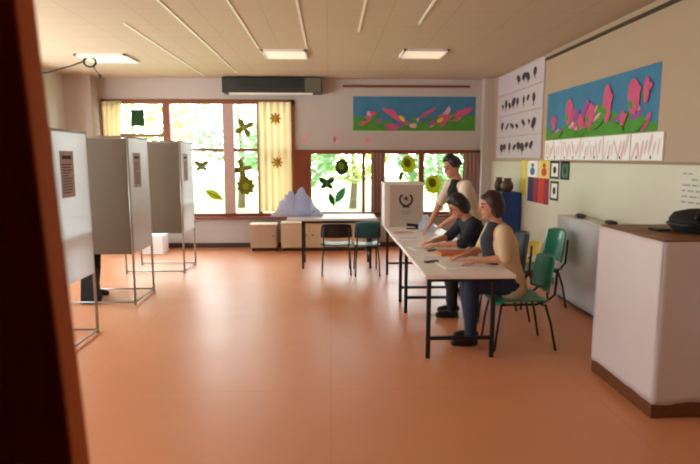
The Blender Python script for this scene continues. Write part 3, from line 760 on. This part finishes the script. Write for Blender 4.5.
# ------------------------------------------------------------------ paper-covered furniture on the right
def wrapfn(o, ux, uz, L, Hh, seed, nrm, amp):
    o = V(o); ux = V(ux); uz = V(uz); nrm = V(nrm)
    def fn(u, v):
        q = amp*(noise.noise(V((u*L*2.2, v*Hh*1.0, seed)))+.5*noise.noise(V((u*L*6, v*Hh*2, seed+4))))*(.4+.6*math.sin(PI*u))
        sag = .012*noise.noise(V((u*5, 0, seed))) if v < .05 else 0
        return o+ux*L*u+uz*(Hh*v+sag)+nrm*(.012+q)
    return fn
t = thing('low_cabinet', 'low cabinet covered in grey-white paper along the right wall', 'cabinet', (2.9,5.92,0))
MB().box((2.79,5.25,.06),(3.02,6.44,1.0)).build('body', M['boxwood'], t)
MB().box((2.81,5.27,0),(3.02,6.42,.06)).build('plinth', M['base'], t)
MB().box((2.77,5.23,1.0),(3.02,6.46,1.018)).build('top', M['dado'], t, bevel=.004)
b = MB(); b.grid(wrapfn((2.785,6.45,.05),(0,-1,0),(0,0,1),1.21,.965,1,(-1,0,0),.012), 30, 16, .003); b.grid(wrapfn((2.785,5.245,.05),(1,0,0),(0,0,1),.235,.965,2,(0,-1,0),.006), 8, 10, .003)
b.build('paper_cover', M['wrapcool'], t, smooth=True)
t = thing('chest', 'tall wooden chest wrapped in white paper, nearest on the right', 'chest', (2.55,3.68,0))
BX, BY0, BY1 = 2.10, 3.28, 4.10
MB().box((BX+.02,BY0+.02,.10),(XR-.03,BY1,1.17)).build('body', M['boxwood'], t)
MB().box((BX,BY0,0),(XR-.03,BY1,.105)).build('plinth', M['boxbase'], t, bevel=.006)
MB().box((BX+.005,BY0+.005,1.17),(XR-.03,BY1,1.187)).build('top', M['boxwood'], t, bevel=.004)
b = MB(); b.grid(wrapfn((BX+.012,BY1+.0,.10),(0,-1,0),(0,0,1),BY1-BY0-.0,1.075,7,(-1,0,0),.02), 26, 24, .003)
b.grid(wrapfn((BX+.0,BY0+.012,.10),(1,0,0),(0,0,1),XR-.03-BX,1.075,9,(0,-1,0),.010), 26, 24, .003)
b.build('paper_wrap', M['wrap'], t, smooth=True)
# black bag and flat wallet on the chest
t = thing('shoulder_bag', 'rounded black shoulder bag lying on the paper-wrapped chest', 'bag', (2.62,3.62,1.187))
b = MB(); prof_ = [(.02,0),(.20,.0),(.235,.03),(.235,.075),(.21,.105),(.12,.125),(.02,.13)]
b.rings([[V((2.66+r*1.15*math.cos(2*PI*k/30), 3.66+r*.85*math.sin(2*PI*k/30), 1.189+1.2*z*(1+.05*math.sin(3*2*PI*k/30)))) for k in range(30)] for r, z in prof_])
b.build('body', M['blackfab'], t, smooth=True)
b = MB(); b.tube([V((2.66+.25*1.1*math.cos(a), 3.66+.245*.85*math.sin(a), 1.189+.055)) for a in [2*PI*k/30 for k in range(30)]], .012, 8, True); b.build('seam', M['black'], t, smooth=True)
MB().tube([(2.46,3.52,1.29),(2.5,3.55,1.335),(2.62,3.6,1.35),(2.76,3.62,1.345),(2.86,3.66,1.30)], .014).build('strap', M['black'], t, smooth=True)
b = MB().box((2.30,3.68,1.188),(2.40,3.80,1.205)); tag(b.build('wallet', M['black'], bevel=.006), 'flat black wallet beside the shoulder bag on the chest', 'wallet')
# small dark things on the low cabinet
def spect(x, y, lb):
    t = thing('sunglasses_case', lb, 'case', (x,y,1.018), 'dark cases on the low cabinet')
    b = MB(); b.ell((x,y,1.045),(.05,.10,.026)); b.build('shell', M['black'], t, smooth=True)
    MB().box((x-.052,y-.03,1.04),(x+.052,y+.03,1.046)).build('rim', M['black'], t)
spect(2.87,6.05,'black case on the low cabinet, the farther of two'); spect(2.87,5.38,'black case on the low cabinet, the nearer of two')
sheet(2.86,5.72,.12,.22,.1,'small white sheet between the two black cases', z=1.018)

# ------------------------------------------------------------------ people
def remeshed(mb, name, voxel, mats, parent, iters=4):
    o = mb.build(name, mats, parent)
    md = o.modifiers.new('r', 'REMESH'); md.mode = 'VOXEL'; md.voxel_size = voxel; md.use_smooth_shade = True
    sm = o.modifiers.new('s', 'SMOOTH'); sm.factor = .5; sm.iterations = iters
    bpy.context.view_layer.update()
    dg = bpy.context.evaluated_depsgraph_get()
    me = bpy.data.meshes.new_from_object(o.evaluated_get(dg), depsgraph=dg)
    o.modifiers.clear(); old = o.data; o.data = me; bpy.data.meshes.remove(old); me.name = name
    me.materials.clear()
    for m in (mats if isinstance(mats, (list, tuple)) else [mats]): me.materials.append(m)
    for p in me.polygons: p.use_smooth = True; p.material_index = 0
    return o

def hand(b, wrist, d, palm_n, thumb_side, curl=.5):
    """d: direction of fingers, palm_n: out of the back of the hand, thumb_side: +1/-1"""
    d = V(d).normalized(); n = V(palm_n); n = (n-d*n.dot(d)).normalized(); s = d.cross(n)*thumb_side
    wrist = V(wrist)
    for k in (-1.5,-.5,.5,1.5):
        b.caps(wrist+d*.012+s*k*.011, .014, wrist+d*.082+s*k*.019, .0125, 8, 3)
    for k, L in ((-1.5,.060),(-.5,.074),(.5,.080),(1.5,.070)):
        p0 = wrist+d*.085+s*k*.0205
        q = d; dirs = []
        for j in range(3):
            q = (Matrix.Rotation(0,3,'X') @ q); ang = curl*(.35+.35*j); dirs.append((d*math.cos(ang)-n*math.sin(ang)).normalized())
        p = p0
        for j, fr_ in enumerate((.45,.32,.23)):
            e = p+dirs[j]*L*fr_*1.15; b.caps(p, .0095-.0008*j, e, .0088-.0008*j, 8, 3); p = e
    p0 = wrist+d*.03+s*.022; p1 = p0+(d*.6+s*.75-n*.2).normalized()*.042; p2 = p1+(d*.92+s*.25-n*.25).normalized()*.036
    b.caps(p0,.015,p1,.0115,8,3); b.caps(p1,.011,p2,.009,8,3)

def person(label, J, clothes, hairm, hairstyle, lookup=0):
    base = V(J['base'])
    t = thing('person', label, 'person', base)
    P, N, Hd = V(J['pelvis']), V(J['neck']), V(J['head'])
    fw = V(J['face']).normalized(); up = V(J['headup']); up = (up-fw*up.dot(fw)).normalized(); sd = up.cross(fw)   # sd = person's left
    body_side = V(J['side'])            # person's left, unit
    bf = body_side.cross(V((0,0,1)))    # body forward
    bf = V(J['fwd']).normalized()
    spine = (N-P).normalized()
    SL, SR = V(J['shL']), V(J['shR']); HL = P+body_side*.095-spine*.02; HR = P-body_side*.095-spine*.02
    chest = P.lerp(N, .68); waist = P.lerp(N, .32)
    def torso(b, e, sh=V((0,0,0)), arms=True, low=0.0):
        for s in (-1, 1):
            b.caps(P+body_side*s*.065+sh-spine*low, .115+e, waist+body_side*s*.055+sh, .098+e)
            b.caps(waist+body_side*s*.055+sh, .098+e, chest+body_side*s*.07+sh, .105+e)
            b.caps(chest+body_side*s*.07+sh, .105+e, (SL if s > 0 else SR).lerp(N,.45)-spine*.05+sh, .075+e)
        b.caps(SL+sh*.3-spine*.012, .05+e, SR+sh*.3-spine*.012, .05+e)
        b.caps(chest+sh+bf*.01, .10+e, N-spine*.07+sh, .075+e)
    def arm(b, s, e, upto=2.0):
        S, E, Wr = (SL,V(J['elL']),V(J['wrL'])) if s > 0 else (SR,V(J['elR']),V(J['wrR']))
        f1 = min(1, upto); b.caps(S, .052+e, S.lerp(E,f1), .052+(.041-.052)*f1+e)
        if upto > 1:
            f2 = min(1, upto-1); b.caps(E, .041+e, E.lerp(Wr,f2), .041+(.027-.041)*f2+e)
    def leg(b, s, e, upto=2.0):
        H_, K, A = (HL,V(J['knL']),V(J['anL'])) if s > 0 else (HR,V(J['knR']),V(J['anR']))
        b.caps(H_, .088+e, K, .058+e); 
        f2 = upto-1; b.caps(K, .058+e, K.lerp(A,.35), .057+e); b.caps(K.lerp(A,.35), .057+e, K.lerp(A,f2), .038+e)
    b = MB(); torso(b, 0); b.caps(N-spine*.05, .058, Hd-up*.06-fw*.015, .054)
    for s in (-1, 1): arm(b, s, 0); leg(b, s, 0)
    for s, w_, hd, hn in ((1,J['wrL'],J['hdL'],J['hnL']),(-1,J['wrR'],J['hdR'],J['hnR'])): hand(b, w_, hd, hn, -s, J.get('curl',.5))
    for s, A in ((1,V(J['anL'])),(-1,V(J['anR']))):
        td = V(J['toe']).normalized(); b.caps(A-V((0,0,.04)), .035, A+td*.13-V((0,0,.055)), .028)
    Rh = Matrix((sd, fw, up)).transposed()
    b.ell(Hd+up*.02-fw*.005, (.076,.096,.105), Rh); b.ell(Hd-up*.045+fw*.02, (.058,.068,.072), Rh)
    b.caps(Hd+fw*.088+up*.022, .009, Hd+fw*.108-up*.018, .014, 8, 3)           # nose
    b.caps(Hd+fw*.076-up*.088, .02, Hd+fw*.07-up*.085, .02, 8, 3)              # chin
    for s in (-1, 1):
        b.ell(Hd+sd*s*.078-up*.005-fw*.01, (.010,.02,.033), Rh, 10, 8)            # ears
        b.caps(Hd+fw*.082+up*.035+sd*s*.015, .011, Hd+fw*.072+up*.035+sd*s*.045, .010, 8, 3)  # brows
    b.caps(Hd+fw*.085-up*.052+sd*.018, .009, Hd+fw*.085-up*.052-sd*.018, .009, 8, 3)          # lips
    body = remeshed(b, 'body', .0075, [M['skin'],M['eye'],M['lip'],hairm], t, 3)
    for p in body.data.polygons:
        q = Rh.transposed() @ (p.center+base-Hd)
        if q.y > .05:
            if math.hypot((abs(q.x)-.032)/.016, (q.z-.012)/.008) < 1: p.material_index = 1
            elif math.hypot(q.x/.026, (q.z+.053)/.009) < 1: p.material_index = 2
            elif math.hypot((abs(q.x)-.033)/.022, (q.z-.040)/.006) < 1: p.material_index = 3
    # hair
    b = MB(); b.ell(Hd+up*.043-fw*.028, (.092,.098,.102), Rh)
    if hairstyle == 'bob':
        b.ell(Hd-fw*.045-up*.01, (.100,.085,.115), Rh)
        for s in (-1, 1): b.caps(Hd+sd*s*.078+up*.03-fw*.01, .032, Hd+sd*s*.078-up*.085-fw*.025, .026)
        b.caps(Hd+up*.095+fw*.055+sd*.03, .02, Hd+up*.095+fw*.055-sd*.03, .02)
    elif hairstyle == 'curly':
        rr = random.Random(9)
        for k in range(46):
            a = rr.uniform(0,2*PI); h = rr.uniform(-.25,1); r_ = math.sqrt(max(0,1-h*h)); dv = V((math.cos(a)*r_, math.sin(a)*r_, h))
            if dv.y > .45 and h < .62: continue
            b.ell(Hd+up*.04-fw*.02+Rh @ V((dv.x*.088,dv.y*.092,dv.z*.098)), (.034,.034,.034), None, 8, 6)
    else:
        b.ell(Hd-fw*.05+up*.0, (.086,.07,.09), Rh)
    remeshed(b, 'hair', .009, hairm, t, 2)
    for cname, cm, fn in clothes:
        b = MB(); fn(b, torso, arm, leg, dict(bf=bf, spine=spine, P=P, N=N, chest=chest, side=body_side, SL=SL, SR=SR))
        remeshed(b, cname, .011, cm, t, 3)
    for s, A in ((1,V(J['anL'])),(-1,V(J['anR']))):
        td = V(J['toe']).normalized(); b = MB(); zf = A.z
        b.caps(A-V((0,0,A.z-base.z-.045))-td*.03, .044, A+td*.10-V((0,0,A.z-base.z-.042)), .041); b.caps(A+td*.10-V((0,0,A.z-base.z-.042)), .041, A+td*.15-V((0,0,A.z-base.z-.036)), .033)
        b.caps(A, .048, A-V((0,0,.04)), .045)
        so = remeshed(b, 'shoe', .009, M['shoe'], t, 2)
        for v in so.data.vertices:
            if v.co.z < .004: v.co.z = .002
    return t

def top(e=.012, sleeves=1.9, sh=0, low=.06):
    def fn(b, torso, arm, leg, q):
        torso(b, e, q['bf']*sh, low=low)
        for s in (-1, 1): arm(b, s, e+.004, sleeves)
    return fn
def vest(e=.02, sh=.03):
    def fn(b, torso, arm, leg, q):
        b.caps(q['P']+q['bf']*(.05+sh), .085+e, q['chest']+q['bf']*(.045+sh), .085+e); b.caps(q['chest']+q['bf']*(.045+sh), .085+e, q['N']+q['bf']*.03-q['spine']*.03, .045+e)
    return fn
def pants(e=.014, upto=1.97):
    def fn(b, torso, arm, leg, q):
        for s in (-1, 1):
            b.caps(q['P']+q['side']*s*.065, .125, q['P']+q['side']*s*.06+q['spine']*.08, .115); leg(b, s, e, upto)
    return fn
L_ = V((0,-1,0))   # facing -x: the left hand is towards the camera
# near seated person
person('person in beige sleeves seated nearest the camera, writing at the table',
  dict(base=(1.62,4.80,0), pelvis=(1.63,4.80,.585), neck=(1.505,4.80,1.115), head=(1.445,4.80,1.27), face=(-1,.05,-.22), headup=(-.15,0,1), side=L_, fwd=(-1,0,.15),
   shL=(1.52,4.625,1.055), shR=(1.52,4.975,1.055), elL=(1.52,4.58,.83), wrL=(1.31,4.66,.80), elR=(1.44,5.05,.84), wrR=(1.25,4.93,.80),
   hdL=(-1,.15,-.12), hnL=(0,0,1), hdR=(-1,-.3,-.12), hnR=(0,0,1), curl=.7,
   knL=(1.27,4.70,.56), knR=(1.27,4.90,.56), anL=(1.27,4.70,.085), anR=(1.33,4.90,.085), toe=(-1,0,0)),
  [('top', M['darktop'], vest(.022,.035)), ('cardigan', M['beige'], top(.014,.93,-.015,.05)), ('jeans', M['jeans'], pants())], M['brownhair'], 'bob')
# second seated person, bent over the table
person('person with dark hair and navy top bent over the table, second of the seated two',
  dict(base=(1.62,5.68,0), pelvis=(1.70,5.68,.585), neck=(1.46,5.66,1.07), head=(1.345,5.64,1.195), face=(-.8,-.05,-.62), headup=(-.6,0,.8), side=L_, fwd=(-.95,0,.3),
   shL=(1.49,5.485,1.02), shR=(1.47,5.84,1.02), elL=(1.37,5.44,.83), wrL=(1.13,5.52,.80), elR=(1.33,5.93,.83), wrR=(1.12,5.78,.80),
   hdL=(-1,.25,-.12), hnL=(0,0,1), hdR=(-1,-.3,-.12), hnR=(0,0,1), curl=.7,
   knL=(1.29,5.58,.56), knR=(1.29,5.78,.56), anL=(1.30,5.58,.085), anR=(1.36,5.78,.085), toe=(-1,0,0)),
  [('top', M['navytop'], top(.013,1.1)), ('trousers', M['trousers'], pants())], M['hair'], 'bob')
# standing person leaning on the table
person('standing person with dark curly hair and cream short sleeves, leaning on the table',
  dict(base=(1.74,6.55,0), pelvis=(1.74,6.55,.94), neck=(1.535,6.48,1.435), head=(1.455,6.45,1.585), face=(-.9,-.35,-.35), headup=(-.25,0,1), side=V((.25,-.97,0)), fwd=(-.95,-.25,.2),
   shL=(1.60,6.29,1.375), shR=(1.49,6.65,1.375), elL=(1.56,6.20,1.10), wrL=(1.36,6.33,.93), elR=(1.36,6.70,1.11), wrR=(1.24,6.68,.86),
   hdL=(-.9,.15,-.55), hnL=(-.5,0,.8), hdR=(-.55,-.1,-.6), hnR=(-.6,0,.8), curl=.5,
   knL=(1.72,6.46,.50), knR=(1.70,6.65,.50), anL=(1.76,6.46,.085), anR=(1.74,6.66,.085), toe=(-1,-.1,0)),
  [('vest', M['blacktop'], vest(.022,.04)), ('shirt', M['cream'], top(.014,.8,-.012,.02)), ('trousers', M['trousers'], pants())], M['hair'], 'curly')
# voter inside the middle booth
person('voter in black trousers hidden inside the middle booth, legs showing',
  dict(base=(-2.92,6.56,0), pelvis=(-2.92,6.56,.92), neck=(-2.87,6.56,1.43), head=(-2.82,6.56,1.57), face=(.9,0,-.4), headup=(.3,0,1), side=V((0,1,0)), fwd=(1,0,0),
   shL=(-2.88,6.74,1.36), shR=(-2.88,6.38,1.36), elL=(-2.80,6.77,1.10), wrL=(-2.60,6.68,1.04), elR=(-2.80,6.36,1.10), wrR=(-2.60,6.46,1.05),
   hdL=(1,-.2,-.1), hnL=(0,0,1), hdR=(1,.2,-.1), hnR=(0,0,1), curl=.6,
   knL=(-2.90,6.66,.50), knR=(-2.90,6.47,.50), anL=(-2.93,6.67,.085), anR=(-2.93,6.47,.085), toe=(1,-.05,0)),
  [('top', M['blacktop'], top(.014,1.9)), ('trousers', M['trousers'], pants())], M['hair'], 'short')

# ------------------------------------------------------------------ outside
struct(MB().box((-40,YB+.25,-.45),(40,60,-.3)), 'ground', M['grass'], origin=(0,30,-.45))
def tree(x, y, h, r, m, label, seed, n=1500):
    rr = random.Random(seed); t = thing('tree', label, 'tree', (x,y,-.3), 'trees outside the windows')
    b = MB(); b.tube([(x,y,-.35),(x+.1,y,h*.3),(x-.05,y+.1,h*.7)], [.16,.12,.05], 8); b.build('trunk', M['bark'], t, smooth=True)
    b = MB()
    for k in range(n):
        u = rr.uniform(-1,1); a = rr.uniform(0,2*PI); q = rr.uniform(.55,1)**.6; s = math.sqrt(1-u*u)
        c = V((x+r*q*s*math.cos(a), y+r*q*s*math.sin(a), h*.62+h*.42*q*u))
        R = Matrix.Rotation(rr.uniform(0,6.3),3,'Z') @ Matrix.Rotation(rr.uniform(0,3),3,'X'); L = rr.uniform(.10,.2)
        b.add([c+R @ V(p)*L for p in ((-.9,0,0),(-.2,-.45,.08),(.9,0,-.05),(-.2,.45,.08))], [(0,1,2,3)])
    b.build('foliage', m, t)
for i, (x, y, h, r, m, lb) in enumerate([
    (-6.2,17.5,4.2,1.9,'leaf2','yellow-green tree outside, seen at the left end of the tall window'),
    (-3.6,22,5.4,2.2,'leaf','light green tree outside, behind the middle pane of the tall window'),
    (-1.2,17.4,3.2,1.5,'leaf','low green tree outside, behind the printed curtain'),
    (.9,21.5,3.4,1.7,'leaf2','small yellow-green tree outside, behind the low window'),
    (3.6,17.8,2.9,1.5,'leaf','green tree outside, behind the right part of the low window')]):
    tree(x, y, h, r, M[m], lb, i+20)

# ------------------------------------------------------------------ light, camera
wd = bpy.data.worlds.new('overcast sky'); bpy.context.scene.world = wd; wd.use_nodes = True
nt = wd.node_tree; bg = nt.nodes['Background']
tc = nt.nodes.new('ShaderNodeTexCoord'); sp = nt.nodes.new('ShaderNodeSeparateXYZ'); cr = nt.nodes.new('ShaderNodeValToRGB')
nt.links.new(tc.outputs['Generated'], sp.inputs[0]); nt.links.new(sp.outputs['Z'], cr.inputs['Fac'])
cr.color_ramp.elements[0].position = 0; cr.color_ramp.elements[0].color = (.98,.98,.95,1)
cr.color_ramp.elements[1].position = .8; cr.color_ramp.elements[1].color = (.74,.87,1,1)
nt.links.new(cr.outputs['Color'], bg.inputs['Color']); bg.inputs['Strength'].default_value = 6.0
for q in (W3, W4):
    la = bpy.data.lights.new('window_portal', 'AREA'); la.shape = 'RECTANGLE'; la.size = q[3]-q[2]; la.size_y = q[1]-q[0]; la.cycles.is_portal = True
    lo = bpy.data.objects.new('window_portal', la); C.objects.link(lo); lo.location = (XL-.25, (q[0]+q[1])/2, (q[2]+q[3])/2); lo.rotation_euler = (0,-PI/2,0)
for (x0, x1, z0, z1) in (W1, W2):
    la = bpy.data.lights.new('window_portal', 'AREA'); la.shape = 'RECTANGLE'; la.size = x1-x0; la.size_y = z1-z0
    la.cycles.is_portal = True
    lo = bpy.data.objects.new('window_portal', la); C.objects.link(lo); lo.location = ((x0+x1)/2, YB+.3, (z0+z1)/2); lo.rotation_euler = (-PI/2,0,0)
su = bpy.data.lights.new('sun', 'SUN'); su.energy = 3; su.angle = .05; su.color = (1,.95,.85)
so = bpy.data.objects.new('sun', su); C.objects.link(so); so.rotation_euler = (math.radians(42), 0, math.radians(-25))

cam = bpy.data.cameras.new('camera'); co = bpy.data.objects.new('camera', cam); C.objects.link(co)
F = 540.0; cam.sensor_width = 36; cam.lens = F/700*36; cam.clip_start = .05
co.location = (0,0,1.7); co.rotation_euler = (PI/2-math.atan(74/F), 0, -math.atan(20/F))
cam.dof.use_dof = True; cam.dof.focus_distance = 6.0; cam.dof.aperture_fstop = 2.2
sc = bpy.context.scene; sc.camera = co
sc.view_settings.view_transform = 'Standard'; sc.view_settings.look = 'None'; sc.view_settings.gamma = 1; sc.view_settings.use_curve_mapping = False
sc.view_settings.exposure = 1.18
sc.cycles.use_denoising = True; sc.cycles.filter_width = 2.0
sc.cycles.max_bounces = 10; sc.cycles.diffuse_bounces = 10; sc.cycles.transparent_max_bounces = 12; sc.cycles.sample_clamp_indirect = 8
